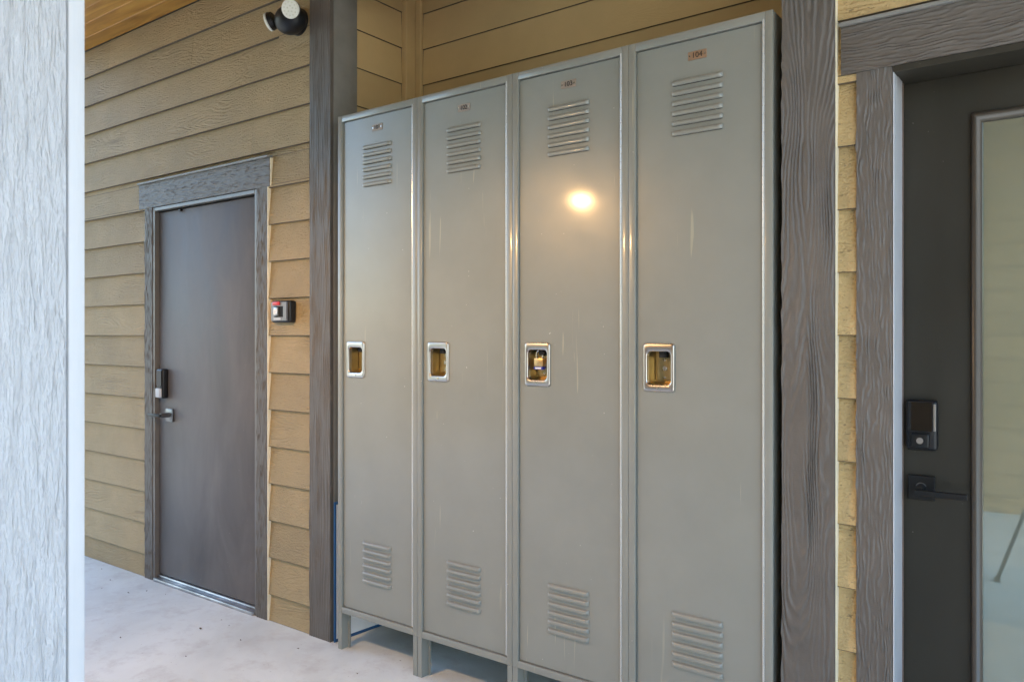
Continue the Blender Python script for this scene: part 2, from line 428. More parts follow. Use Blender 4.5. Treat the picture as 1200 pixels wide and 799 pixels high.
def grain_board(name, mat, parent, off, x0, x1, yf, yb, z0, z1, fn, horiz=False, step=.0018, along=.0045, seed=0, amp=1.0):
    """board whose face is really carved: fn gives the height of the grain"""
    da, dl = (along, step) if horiz else (step, along)
    nx, nzz = max(2, int((x1 - x0) / da)), max(2, int((z1 - z0) / dl))
    X = [x0 + (x1 - x0) * i / nx for i in range(nx + 1)]; Z = [z0 + (z1 - z0) * j / nzz for j in range(nzz + 1)]
    xc, zc = (x0 + x1) / 2, (z0 + z1) / 2
    ox, oy, oz = off; vs = []
    XX = [X[0]] + X + [X[-1]]; ZZ = [Z[0]] + Z + [Z[-1]]
    for j, z in enumerate(ZZ):
        for i, x in enumerate(XX):
            if i in (0, nx + 2) or j in (0, nzz + 2): y = yb; ex = 0
            else:
                h = fn(z - zc, x + seed) if horiz else fn(x - xc, z + seed)
                h *= amp; y = yf - h; ex = 0
                if i in (1, nx + 1) and not horiz: ex = (h - .001) * .5 * (1 if i > 1 else -1)
            vs.append((x + ex - ox, y - oy, z - oz))
    W_ = nx + 3
    fs = [(j * W_ + i, j * W_ + i + 1, (j + 1) * W_ + i + 1, (j + 1) * W_ + i) for j in range(nzz + 2) for i in range(nx + 2)]
    me = bpy.data.meshes.new(name); me.from_pydata(vs, [], fs); me.materials.append(M[mat])
    me.shade_smooth(); me.set_sharp_from_angle(angle=R(50)); me.update()
    o = bpy.data.objects.new(name, me); COL.objects.link(o); o.parent = parent
    return o

def thing(name, label, cat, loc=(0, 0, 0), group=None, rz=0):
    o = bpy.data.objects.new(name, None); COL.objects.link(o)
    o.location = loc; o.rotation_euler.z = rz; o.empty_display_size = 0.05
    o['label'] = label; o['category'] = cat
    if group: o['group'] = group
    return o
def tag(o, label, cat, group=None):
    o['label'] = label; o['category'] = cat
    if group: o['group'] = group
    return o
def setting(o): o['kind'] = 'structure'; return o

# ------------------------------------------------------------------ ground, walkway, ceiling
setting(MB().box(-60, 60, -60, 60, -0.4, -0.15).build('ground', 'ground'))
setting(MB().box(-6.4, 2.6, -3.0, 3.2, -0.149, 0.0, 0.006).build('concrete_walkway', 'concrete'))

def ceiling():
    mb = MB(); y = -2.12
    while y < 2.28:
        xl = XL if y > .95 else (-3.72 if y > .44 else -1.62)
        x = xl - random.random() * 2
        while x < XR:
            L = 2.4 + random.random() * 1.8
            if x + L > xl + .02: mb.box(max(x, xl), min(x + L, XR) - 0.001, y, y + 0.0995, CEIL, CEIL + 0.018, 0.003)
            x += L
            if x >= XR: break
        y += 0.1
    o = mb.build('ceiling', 'pine', smooth=0)
    return setting(o)
ceiling()
setting(MB().box(XL - .15, -3.741, .93, 7.2, CEIL + 0.019, CEIL + 0.35, 0.01).box(-3.74, -1.641, .40, 7.2, CEIL + 0.019, CEIL + 0.35, 0.01).box(-1.64, XR + .15, -2.30, 7.2, CEIL + 0.019, CEIL + 0.35, 0.01).build('roof', 'trim_smooth'))

# ------------------------------------------------------------------ lap siding
def lap_boards(mb, a0, a1, to_world, z0, z1, t=0.011, seed=0, joints=True, splits=None):
    """boards along parameter a; to_world(a, out, z): out = distance in front of the siding plane"""
    rnd = random.Random(seed)
    k = -1
    while True:
        zb = LAP0 + LAP * k; zt = zb + LAP
        k += 1
        if zb >= z1: break
        if zt <= z0: continue
        zb2, zt2 = max(zb, z0), min(zt + 0.004, z1)
        f0 = (zb2 - zb) / LAP; f1 = (zt2 - zb) / LAP
        o0 = t * (1 - f0) + 0.0012 * f0; o1 = t * (1 - f1) + 0.0012 * f1
        cuts = [a0]
        if joints and a1 - a0 > 1.2:
            x = a0 + 0.35 + rnd.random() * 1.9
            while x < a1 - 0.3: cuts.append(x); x += 1.5 + rnd.random() * 1.6
        cuts.append(a1)
        for c0, c1 in zip(cuts, cuts[1:]):
            e = 0.0007 * rnd.random()
            c0 = c0 + (0.0008 if c0 != a0 else 0); c1 = c1 - (0.0008 if c1 != a1 else 0)
            W = lambda a, o, z: to_world(a, o + e, z)
            A = [mb.bm.verts.new(W(c, o, z)) for (c, o, z) in ((c0, o0, zb2 + .0022), (c1, o0, zb2 + .0022), (c1, o1, zt2), (c0, o1, zt2))]
            E = [mb.bm.verts.new(W(c, o0 - .0018, zb2)) for c in (c0, c1)]
            B = [mb.bm.verts.new(W(c, o, z)) for (c, o, z) in ((c0, -0.003, zb2 + .002), (c1, -0.003, zb2 + .002))]
            C = [mb.bm.verts.new(W(c, -0.003, zt2)) for c in (c0, c1)]
            mb.bm.faces.new(A)
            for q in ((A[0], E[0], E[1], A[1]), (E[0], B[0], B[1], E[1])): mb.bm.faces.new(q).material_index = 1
            mb.bm.faces.new((A[0], A[3], C[0], B[0], E[0])); mb.bm.faces.new((A[1], E[1], B[1], C[1], A[2]))

front = lambda a, o, z: (a, S - o, z)

# left wall (with the grey door)
w = thing('siding_wall', 'long tan lap siding wall around the grey brown door, left of the lockers', 'wall', (-5.2, S, 0))
off = (-5.2, S, 0)
mb = MB()
LW = dict(to_world=front, t=0.0165)
lap_boards(mb, WL, -4.200, z0=0, z1=2.045, seed=1, **LW)
lap_boards(mb, WL, -4.262, z0=2.045, z1=2.180, seed=2, joints=False, **LW)
lap_boards(mb, -3.092, -2.80, z0=2.045, z1=2.180, seed=4, joints=False, **LW)
lap_boards(mb, -3.114, -2.80, z0=0, z1=2.045, seed=3, joints=False, **LW)
lap_boards(mb, WL, -2.80, z0=2.180, z1=CEIL, seed=5, **LW)
mb.build('lap_boards', 'siding', w, off, smooth=0, recalc=False)
MB().box(WL, -4.225, S + .012, S + .12, 0, 2.06).box(-3.11, -2.70, S + .012, S + .12, 0, 2.06).box(WL, -2.70, S + .012, S + .12, 2.062, CEIL).build('wall_core', 'core', w, off, smooth=0)

# alcove behind the lockers
AX0, AX1, AY = -2.668, -0.700, 2.806
w = thing('alcove_wall', 'shadowed tan siding walls lining the recess above and behind the lockers', 'wall', (-1.7, AY, 0)); off = (-1.7, AY, 0)
mb = MB(); lap_boards(mb, AX0 + .06, AX1 - .002, lambda a, o, z: (a, AY - o, z), 0, CEIL, 0.010, 8, joints=False)
mb.build('rear_boards', 'siding_smooth', w, off, smooth=0)
mb = MB(); lap_boards(mb, 2.430, AY - .085, lambda a, o, z: (AX0 - .014 + o, a, z), 0, CEIL, 0.010, 9, joints=False)
mb.build('side_boards', 'siding_smooth', w, off, smooth=0)
mb = MB(); lap_boards(mb, 2.430, AY - .012, lambda a, o, z: (AX1 + .012 - o, a, z), 0, CEIL, 0.010, 10, joints=False)
mb.build('side_boards', 'siding_smooth', w, off, smooth=0)
MB().box(AX0 - .012, AX0 + .020, AY - .083, AY - .001, 0, CEIL, .002).box(AX0 + .022, AX0 + .058, AY - .022, AY - .001, 0, CEIL, .002).build('corner_trim', 'siding_smooth', w, off)
MB().box(AX0 + .004, AX1 - .014, P + .001, P + .09, 2.845, CEIL - .001, .002).build('light_block_header', 'trim_head', w, off)  # unseen header, added to keep sky light out of the recess
MB().box(AX0 + .004, AX1 - .014, P + .092, AY - .02, 3.02, 3.035).build('recess_soffit', 'siding_smooth', w, off)
MB().box(AX0 - .2, AX1 + .2, AY + .012, AY + .1, 0, CEIL).box(AX0 - .13, AX0 - .020, 2.40, AY + .01, 0, CEIL).box(AX1 + .018, AX1 + .10, 2.43, AY + .01, 0, CEIL).build('wall_core', 'core', w, off, smooth=0)

# right wall
w = thing('siding_wall', 'tan siding wall showing as a narrow strip between the right post and glazed door', 'wall', (-0.2, S, 0)); off = (-.2, S, 0)
mb = MB()
lap_boards(mb, -0.574, -0.505, z0=0, z1=2.055, seed=11, joints=False, **LW)
lap_boards(mb, -0.574, -0.545, z0=2.055, z1=2.200, seed=12, joints=False, **LW)
lap_boards(mb, -0.574, WR, z0=2.200, z1=CEIL, seed=13, **LW)
lap_boards(mb, 0.590, WR, z0=0, z1=2.055, seed=14, **LW)
lap_boards(mb, 0.625, WR, z0=2.055, z1=2.200, seed=15, joints=False, **LW)
mb.build('lap_boards', 'siding_porous', w, off, smooth=0)
MB().box(-.69, -.425, S + .012, S + .17, 0, 2.07).box(.505, WR, S + .012, S + .17, 0, 2.07).box(-.69, WR, S + .012, S + .17, 2.072, CEIL).build('wall_core', 'core', w, off, smooth=0)

# back and end walls of the building (keep the daylight out of the rooms)
w = thing('building_shell', 'plain rear walls behind the siding, with an unseen mass added above for shade', 'wall', (-3, 6, 0)); off = (-3, 6, 0)
MB().box(WL - .1, WR + .1, 6.0, 6.15, -.15, CEIL).box(WL - .1, WL - .002, S - .02, 5.998, -.15, CEIL).box(WR + .002, WR + .1, S - .02, 5.998, -.15, CEIL).build('outer_wall', 'siding_smooth', w, off, smooth=0)
MB().box(XL - .10, XR + .10, .45, 6.8, CEIL + .352, 12.2, .02).build('added_shade_mass', 'core', w, off, smooth=0)  # unseen mass added on top of the building to shade the yard

# ------------------------------------------------------------------ trim posts either side of the recess
t = thing('trim_post', 'dark brown grey wood post left of the lockers, next to the key box', 'post', (-2.737, P, 0)); off = (-2.737, P, 0)
grain_board('face_board', 'trim_carved', t, off, -2.807, -2.668, P + .004, P + .022, 0, CEIL, straight, step=.0024, along=.007, amp=.5)
MB().box(-2.690, -2.666, P + .023, 2.427, 0, CEIL, .002, 2).build('return_board', 'trim_smooth', t, off)
t = thing('trim_post', 'dark brown grey wood post with flame grain, right of locker 104', 'post', (-.64, P, 0)); off = (-.64, P, 0)
grain_board('face_board', 'trim_carved', t, off, -.7055, -.5625, 2.2495, P + .022, 0, CEIL, flame, step=.0014)
MB().box(-.7045, -.690, P + .023, 2.427, 0, CEIL, .002, 2).build('return_board', 'trim', t, off)
MB().box(-.5622, -.5605, 2.256, S + .004, 0, CEIL, .001).build('caulk_bead', 'caulk', t, off)

# ------------------------------------------------------------------ left door
d = thing('utility_door', 'closed flat grey brown door with keypad lock in the left wall', 'door', (-3.66, P, 0)); off = (-3.66, P, 0)
grain_board('head_casing', 'trim_carved', d, off, -4.268, -3.092, P + .001, S, 2.041, 2.176, dashes, True, step=.0026, along=.006, amp=.62)
MB().box(-4.270, -3.090, P - .012, S, 2.1765, 2.186, .002).build('drip_cap', 'trim_smooth', d, off)
grain_board('side_casing', 'trim_carved', d, off, -4.213, -4.1335, P + .003, S, 0, 2.0405, dashes, step=.0026, along=.008, seed=3, amp=.62)
grain_board('side_casing', 'trim_carved', d, off, -3.1955, -3.112, P + .003, S, 0, 2.0405, dashes, step=.0026, along=.008, seed=7, amp=.62)
MB().box(-3.1117, -3.106, P + .002, S, 0, 2.0405, .001).box(-3.0915, -3.0865, P + .002, S, 2.042, 2.174, .001).build('caulk_bead', 'caulk', d, off)
# frame: jambs with stop
fr = MB()
fr.box(-4.132, -4.1135, P + .006, 2.41, 0, 2.04, .002).box(-3.2155, -3.1965, P + .006, 2.41, 0, 2.04, .002).box(-4.113, -3.216, P + .006, 2.41, 2.020, 2.0395, .002)
fr.box(-4.113, -4.100, 2.345, 2.37, .03, 2.02).box(-3.229, -3.216, 2.345, 2.37, .03, 2.02).box(-4.1, -3.229, 2.345, 2.37, 2.006, 2.02)
fr.build('door_frame', 'frame_paint', d, off)
MB().box(-4.110, -3.219, 2.298, 2.340, .036, 2.012, .002, 2).build('door_panel', 'door_grey', d, off)
th = MB()
th.box(-4.113, -3.216, 2.262, 2.42, 0.0, .018, .004, 2).box(-4.113, -3.216, 2.290, 2.36, .0185, .031, .005, 2)
th.build('threshold', 'aluminium', d, off)
# small latch of the closer under the head
MB().box(-3.900, -3.878, 2.284, 2.2978, 2.000, 2.011, .002).build('closer_bracket', 'black_metal', d, off)
# keypad lock
lk = MB().box(-4.078, -4.014, 2.262, 2.298, 1.000, 1.160, .009, 3).build('keypad_lock', 'black', d, off)
MB().box(-4.071, -4.021, 2.2585, 2.262, 1.065, 1.152, .0015).build('screen', 'screen', lk, off)
MB().box(-4.070, -4.020, 2.252, 2.262, 1.006, 1.055, .003, 2).box(-4.064, -4.026, 2.249, 2.252, 1.014, 1.047, .001).build('keypad', 'lightgrey', lk, off)
lv = MB().box(-4.028, -3.960, 2.286, 2.298, .876, .945, .002, 2).cyl((-3.992, 2.262, .912), (0, 1, 0), .013, .05).build('lever_rosette', 'dark_nickel', d, off)
MB().box(-4.104, -3.982, 2.226, 2.240, .903, .920, .004, 2).build('lever_handle', 'black_metal', lv, off)

# ------------------------------------------------------------------ right door
d = thing('glazed_door', 'dark olive entry door with long glass pane and black smart lock', 'door', (.04, P, 0)); off = (.04, P, 0)
grain_board('head_casing', 'trim_carved', d, off, -.550, .630, P + .000, S, 2.056, 2.186, dashes, True, step=.0016, along=.004, seed=5, amp=.75)
MB().box(-.553, .633, P - .014, S, 2.1865, 2.197, .002).build('drip_cap', 'trim_smooth', d, off)
grain_board('side_casing', 'trim_carved', d, off, -.5115, -.4212, P + .003, S, 0, 2.0555, dashes, step=.0016, along=.004, seed=11, amp=.75)
MB().box(.505, .592, P, S, 0, 2.0555, .002, 2).build('side_casing', 'trim_stipple', d, off)
fr = MB()
fr.box(-.4200, -.4195, P + .002, 2.47, 0, 2.055)
fr.box(-.4190, -.412, P + .002, 2.318, 0, 2.060, .002).build('frame_edge', 'frame_pale', d, off) if False else None
JX = -.4200
pe = MB()
pe.box(JX, JX + .003, P + .002, P + .046, 0, 2.055, .001)
pe.box(JX - .004, JX - .001, P + .05, 2.405, 0, 2.055, .001)
pe.build('jamb_liner', 'frame_pale', d, off)
MB().box(JX - .008, JX + .001, 2.4055, 2.418, 0, 2.050, .002).build('weatherstrip', 'strip_brown', d, off)
hf = MB()
hf.box(JX, .504, P + .002, P + .046, 2.038, 2.0555, .001).box(JX, .504, P + .047, 2.50, 2.046, 2.066, .001)
hf.box(.500, .5045, P + .002, 2.50, 0, 2.037)
hf.box(JX - .02, JX - .009, P + .05, 2.50, 0, 2.06)
hf.build('door_frame', 'door_dark', d, off)
DY = 2.420
dp = MB().hole_plate(-.421, .497, .012, 2.044, -.240, .318, .24, 1.918, DY, DY + .044, .0015)
dp.build('door_panel', 'door_dark', d, off)
def moulding(x0, x1, z0, z1, prof, y):
    """picture-frame moulding: prof = list of (inset, out)"""
    mb = MB(); rings = []
    for ins, out in prof:
        rings.append([mb.bm.verts.new(p) for p in ((x0 + ins, y - out, z0 + ins), (x1 - ins, y - out, z0 + ins), (x1 - ins, y - out, z1 - ins), (x0 + ins, y - out, z1 - ins))])
    for a, b in zip(rings, rings[1:]):
        for j in range(4): mb.bm.faces.new((a[j], a[(j + 1) % 4], b[(j + 1) % 4], b[j]))
    return mb
mo = moulding(-.2545, .3325, .225, 1.9345, [(0, -.002), (0, .008), (.004, .013), (.009, .0145), (.014, .012), (.017, .007), (.021, .005), (.025, .004), (.0265, -.004)], DY)
mo.build('glazing_frame', 'bronze', d, off, smooth=50)
MB().box(-.232, .310, DY + .0045, DY + .024, .248, 1.910).build('glass_pane', 'glass', d, off, smooth=0)
MB().box(-.4, .5, P + .004, 2.46, 0, .018, .004).build('threshold', 'aluminium', d, off)
# smart lock
lk = MB().box(-.410, -.332, DY - .026, DY, 1.024, 1.163, .010, 3).build('smart_lock', 'black', d, off)
MB().box(-.403, -.345, DY - .0275, DY - .0262, 1.078, 1.157, .0005).build('screen', 'screen', lk, off)
MB().box(-.342, -.336, DY - .0282, DY - .0262, 1.079, 1.153, .0006).build('side_bar', 'grey_metal', lk, off)
kp = MB().box(-.397, -.350, DY - .036, DY - .0262, 1.031, 1.073, .006, 3)
kp.build('keyhole_cap', 'black_metal', lk, off)
MB().cyl((-.3735, DY - .0365, 1.052), (0, 1, 0), .0085, .003, 24).build('key_cylinder', 'grey_metal', lk, off)
rs = MB().box(-.407, -.341, DY - .012, DY, .886, .953, .0015).build('lever_rosette', 'black_metal', d, off)
MB().cyl((-.374, DY - .03, .920), (0, 1, 0), .012, .040).box(-.384, -.259, DY - .060, DY - .046, .905, .921, .0015).build('lever_handle', 'black_metal', rs, off)
c = [( -.374 + .013 * math.cos(a), DY - .0128, .920 + .013 * math.sin(a)) for a in [R(20 + 14 * i) for i in range(11)]]
MB().tube(c, .0012, 6).build('collar_ring', 'grey_metal', rs, off)

# ------------------------------------------------------------------ lockers
LW_, LZ0, LZ1, LD = .4642, .157, 2.276, .440
def louver(mb, cx, ztop, w=.165, h=.0172, out=.0122, y=.010):
    n, m_ = 26, 9
    prof = [(0, 0.0), (.04, .36), (.12, .70), (.26, .92), (.45, 1.0), (.70, 1.0), (.88, .92), (.97, .72), (1.0, .50), (1.0, -.15)]
    rows = []
    for i in range(n + 1):
        u = -1 + 2 * i / n
        u = math.copysign(1 - (1 - abs(u)) ** 1.6, u)          # denser towards the ends
        x = u * w / 2
        r = .013
        dd = max(0.0, abs(x) - (w / 2 - r)) / r
        e = math.sqrt(max(0.0, 1 - dd * dd))
        row = []
        for v, o in prof:
            oo = o * out * (e if o > 0 else 1)
            row.append(mb.bm.verts.new((cx + x, y + .0004 - oo, ztop - v * h * (0.86 + .14 * e))))
        rows.append(row)
    for a, b in zip(rows, rows[1:]):
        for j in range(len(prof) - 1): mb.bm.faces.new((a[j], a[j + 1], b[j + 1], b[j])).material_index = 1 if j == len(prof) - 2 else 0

def text_mesh(s, size, ext):
    cu = bpy.data.curves.new('t', 'FONT'); cu.body = s; cu.size = size; cu.extrude = ext
    cu.align_x = 'CENTER'; cu.align_y = 'CENTER'
    o = bpy.data.objects.new('t', cu); COL.objects.link(o)
    dg = bpy.context.evaluated_depsgraph_get(); dg.update()
    me = bpy.data.meshes.new_from_object(o.evaluated_get(dg)); me.transform
    bpy.data.objects.remove(o); bpy.data.curves.remove(cu)
    return me

def make_locker(x, number, plate, label):
    L = thing('locker', label, 'locker', (x, F, 0), 'row of tall grey lockers')
    b = MB()
    b.box(0, .0235, 0, .020, LZ0, LZ1, .0012, 2)                       # stiles
    b.box(.4405, LW_, 0, .020, LZ0, LZ1, .0012, 2)
    b.box(.0237, .4403, .0005, .020, LZ1 - .026, LZ1, .0012, 2)        # rails
    b.box(.0237, .4403, .0005, .020, LZ0, LZ0 + .0255, .0012, 2)
    b.box(0.0005, .002, .0202, LD, LZ0 + .001, LZ1 - .001).box(LW_ - .002, LW_ - .0005, .0202, LD, LZ0 + .001, LZ1 - .001)
    b.box(.0025, LW_ - .0025, .0202, LD, LZ1 - .003, LZ1 - .001).box(.0025, LW_ - .0025, .0202, LD, LZ0 + .012, LZ0 + .014)
    b.box(.0025, LW_ - .0025, LD - .004, LD - .002, LZ0 + .015, LZ1 - .0035)
    b.build('cabinet', 'locker', L)
    dz0, dz1 = LZ0 + .028, LZ1 - .029
    D_ = MB().hole_plate(.0258, .4325, dz0, dz1, .060, .147, 1.180, 1.294, .010, .028, .0016, 2)
    dr = D_.build('door', 'locker', L)
    v = MB()
    for i in range(6): louver(v, .2295, 2.131 - .0310 * i)
    v.build('louver_vent', 'locker', dr).data.materials.append(M['dark_slot'])
    v = MB()
    for i in range(6): louver(v, .2295, .482 - .0308 * i)
    v.build('louver_vent', 'locker', dr).data.materials.append(M['dark_slot'])
    h = MB(); z = dz0 + .004
    while z < dz1 - .006:
        h.cyl((.4366, .0032, z + .0125), (0, 0, 1), .0042, .0236, 10); z += .0252
    h.rod((.4366, .0034, dz0 + .004), (.4366, .0034, dz1 - .004), .0026, 8)
    h.build('hinge', 'steel_paint', dr)
    # latch: bezel, recessed pan, screws, hook
    bz = MB().ring_plate(.0500, .1560, 1.1625, 1.3150, .0630, .1445, 1.1845, 1.2895, .0030, .0102, .010, .014, .0036, .012)
    bz = bz.build('latch_bezel', 'nickel', L, smooth=60, recalc=True)
    p = MB()
    x0, x1, z0, z1, yb = .0605, .1465, 1.1815, 1.2925, .056
    q = lambda *a: p.poly(a)
    xi, zi = .010, .012
    q((x0, .0085, z0), (x0, .0085, z1), (x0 + xi, yb, z1 - .002), (x0 + xi, yb, z0 + zi))
    q((x1, .0085, z0), (x1 - .004, yb, z0 + zi), (x1 - .004, yb, z1 - .002), (x1, .0085, z1))
    q((x0, .0085, z0), (x0 + xi, yb, z0 + zi), (x1 - .004, yb, z0 + zi), (x1, .0085, z0))
    q((x0, .0085, z1), (x1, .0085, z1), (x1 - .004, yb, z1 - .002), (x0 + xi, yb, z1 - .002))
    q((x0 + xi, yb, z0 + zi), (x0 + xi, yb, z1 - .002), (x1 - .004, yb, z1 - .002), (x1 - .004, yb, z0 + zi))
    p.box(x0 + xi + .004, x1 - .008, yb - .004, yb - .0005, z0 + zi + .004, z1 - .008, .0012)
    p.build('latch_pan', 'pan', bz, smooth=20)
    for zz in (1.262, 1.206): MB().cyl((.104, yb - .0055, zz), (0, 1, 0), .0038, .003, 14).build('pan_screw', 'screw', bz)
    MB().cyl((.104, yb - .0060, 1.235), (0, 1, 0), .0078, .004, 20, bev=.001).cyl((.104, yb - .0085, 1.235), (0, 1, 0), .004, .002, 14).build('lock_spindle', 'screw', bz)
    MB().box(.094, .117, yb - .030, yb - .0045, 1.270, 1.2905, .002).build('hasp_hook', 'dark_slot', bz)
    MB().cyl((.103, .0022, 1.1735), (0, 1, 0), .0042, .003, 14, bev=.0006).build('bezel_screw', 'screw', bz)
    # number plate
    pl = MB().box(.201, .261, .0075, .0100, 2.184, 2.2105, .0008, 1).build('number_plate', plate, L)
    for xx in (.207, .255): MB().cyl((xx, .0070, 2.197), (0, 1, 0), .0026, .002, 12).build('rivet', 'screw', pl)
    me = text_mesh(number, .0235, .0006)
    for vv in me.vertices: vv.co = Vector((.231 + vv.co.x, .0070 + vv.co.z, 2.1972 + vv.co.y))
    me.materials.clear(); me.materials.append(M['ink'])
    to = bpy.data.objects.new('numerals', me); COL.objects.link(to); to.parent = pl
    # legs
    for side in (0, 1):
        for yy in (0.0, LD - .046):
            g = MB()
            if side == 0:
                g.box(.0005, .0225, yy, yy + .044, 0, LZ0 - .0005, .0008).box(.0227, .033, yy + .036, yy + .044, 0, LZ0 - .0005)
            else:
                g.box(LW_ - .0225, LW_ - .0005, yy, yy + .044, 0, LZ0 - .0005, .0008).box(LW_ - .033, LW_ - .0227, yy + .036, yy + .044, 0, LZ0 - .0005)
            g.build('leg', 'locker', L)
    return L
M['steel_paint'] = simple('painted_hinge', (0.50, 0.50, 0.47), 0.25, 0.3, var=0.05)
xs = [-2.5905, -2.1253, -1.6601, -1.1949]
make_locker(xs[0], '101', 'plate_grey', 'grey metal locker numbered 101 beside the left wood post')
make_locker(xs[1], '102', 'plate_grey', 'grey metal locker numbered 102, with an empty latch recess')
make_locker(xs[2], '103', 'plate_grey', 'grey metal locker numbered 103 with a padlock in its latch and lamp glare')
make_locker(xs[3], '104', 'plate_copper', 'grey metal locker numbered 104 with scratches and a copper number plate')
# padlock hanging in the recess of 103
px = xs[2] + .098; pyy = F + .030
pk = thing('padlock', 'small brass padlock with blue band in the latch of locker 103', 'padlock', (px, pyy, 1.2))
MB().box(-.019, .019, -.010, .010, .031, .060, .002, 2).build('body', 'brass', pk)
MB().box(-.0196, .0196, -.0106, .0106, .020, .0305, .002, 2).build('bumper', 'blue', pk)
arc = [(-.013, 0, .058), (-.013, 0, .075)] + [(.013 * math.cos(R(a)), 0, .075 + .013 * math.sin(R(a))) for a in range(165, 0, -15)] + [(.013, 0, .075), (.013, 0, .058)]
MB().tube(arc, .0034, 8).build('shackle', 'steel', pk)
MB().box(-.012, .012, -.0112, -.0104, .0225, .0275).build('band_mark', 'whiteplastic', pk)

# white board with blue edges standing between the post and the first locker
bd = thing('foam_board', 'thin white board with blue edges wedged between locker 101 and the post', 'board', (-2.641, 2.440, 0), rz=R(-4.3))
MB().box(-.0035, .0035, -.150, .240, .014, .600).build('face_sheet', 'board_white', bd)
MB().box(-.004, .004, -.160, -.1505, 0, .612, .001).box(-.004, .004, -.150, .240, 0, .0135, .001).box(-.004, .004, -.150, .240, .6005, .612, .001).build('edge_tape', 'board_blue', bd)

# ------------------------------------------------------------------ key box on the siding
k = thing('key_box', 'small black key box with red tab on the siding beside the left door', 'key box', (-2.98, 2.28, 1.45)); off = (-2.98, 2.28, 1.45)
MB().box(-3.046, -2.912, 2.243, 2.284, 1.399, 1.500, .010, 3).build('case', 'black', k, off)
MB().hole_plate(-3.034, -2.924, 1.408, 1.492, -3.012, -2.946, 1.424, 1.474, 2.234, 2.2425, .003, 2).build('face_plate', 'midgrey', k, off)
MB().box(-3.011, -2.983, 2.230, 2.2425, 1.430, 1.470, .003, 2).build('dial_block', 'grey_metal', k, off)
MB().box(-2.982, -2.947, 2.238, 2.2425, 1.425, 1.473, .001).build('dial_slot', 'dark_slot', k, off)
MB().box(-3.014, -2.966, 2.226, 2.2335, 1.478, 1.494, .002, 2).build('release_tab', 'red', k, off)
dn = MB()
for i in range(4): dn.box(-3.008 + .0068 * i, -3.0030 + .0068 * i, 2.2272, 2.2298, 1.438, 1.462, .0008)
dn.build('number_wheels', 'whiteplastic', k, off)
MB().box(-3.012, -2.962, 2.231, 2.2338, 1.4105, 1.4215, .001).build('lower_tab', 'lightgrey', k, off)

# ------------------------------------------------------------------ security light
s = thing('security_light', 'black twin head security light mounted high on the siding', 'wall light', (-2.88, 2.27, 2.757)); off = (-2.88, 2.27, 2.757)
MB().box(-3.03, -2.809, 2.2745, 2.2785, 2.648, 2.884, .001).build('mounting_block', 'siding', s, off)
MB().ball((-2.878, 2.222, 2.752), .072, 32, (1.10, .90, .88)).cyl((-2.878, 2.262, 2.757), (0, 1, 0), .060, .024).build('base', 'black', s, off)
MB().ball((-2.888, 2.166, 2.735), .005, 12).build('sensor', 'lightgrey', s, off)
def head(c, n, r):
    n = Vector(n).normalized(); c = Vector(c)
    h = MB().cyl(c - n * .012, n, r * .86, .024, 32, r, bev=.004)
    h.rod(c - n * .03, Vector((-2.878, 2.222, 2.757)), .014)
    h = h.build('lamp_head', 'black', s, off)
    l = MB().cyl(c + n * .004, n, r * .97, .012, 36, bev=.003); l.build('lens', 'lens', h, off)
    e = MB(); u = n.orthogonal().normalized(); v = n.cross(u)
    for rr, k_ in ((r * .30, 5), (r * .66, 11)):
        for i in range(k_):
            a = 6.2832 * i / k_
            e.cyl(c + n * .0107 + rr * (math.cos(a) * u + math.sin(a) * v), n, r * .085, .0022, 8)
    e.build('led_chips', 'led', h, off)
head((-2.772, 2.143, 2.748), (.42, -.82, -.30), .041)
head((-2.976, 2.185, 2.755), (-.86, -.40, -.26), .042)

# ------------------------------------------------------------------ pale post in the foreground
p = thing('porch_post', 'pale painted rough sawn post close to the viewer at the far left', 'post', (-1.48, .42, 0)); off = (-1.48, .42, 0)
MB().box(-1.363, -1.3425, .2465, .5930, 0, CEIL, .0025, 2).build('face_board', 'post_rough', p, off)
MB().box(-1.62, -1.340, .5945, .6205, 0, CEIL, .002, 2).build('back_board', 'post_smooth', p, off)
MB().box(-1.62, -1.340, .2190, .2450, 0, CEIL, .002, 2).build('front_board', 'post_rough', p, off)
MB().box(-1.6175, -1.597, .2465, .5930, 0, CEIL, .0025, 2).build('face_board', 'post_rough', p, off)

# ------------------------------------------------------------------ lamp whose glow shows in locker 103 (hangs from the ceiling)
l = thing('hanging_lamp', 'warm bulb lamp hanging from the wood ceiling, mirrored in locker 103', 'lamp', (-2.35, .665, 2.137))
MB().cyl((0, 0, CEIL - 2.137 - .012), (0, 0, 1), .055, .022, 24).build('canopy', 'black_metal', l)
MB().rod((0, 0, .13), (0, 0, CEIL - 2.137 - .02), .006).build('stem', 'black_metal', l)
MB().cyl((0, 0, .10), (0, 0, 1), .032, .07, 24, .024).build('socket', 'black_metal', l)
MB().ball((0, 0, 0), .042, 24, (1, 1, 1.1)).build('bulb', 'bulb', l)
sh = MB(); prev = None
for rr, zz in ((.026, .135), (.045, .130), (.085, .105), (.120, .060), (.138, .012), (.146, -.030)):
    ring = [sh.bm.verts.new((rr * math.cos(6.2832 * j / 40), rr * math.sin(6.2832 * j / 40), zz)) for j in range(40)]
    if prev:
        for j in range(40): sh.bm.faces.new((prev[j], ring[j], ring[(j + 1) % 40], prev[(j + 1) % 40]))
    prev = ring
sh.build('lamp_shade', 'shade_enamel', l)

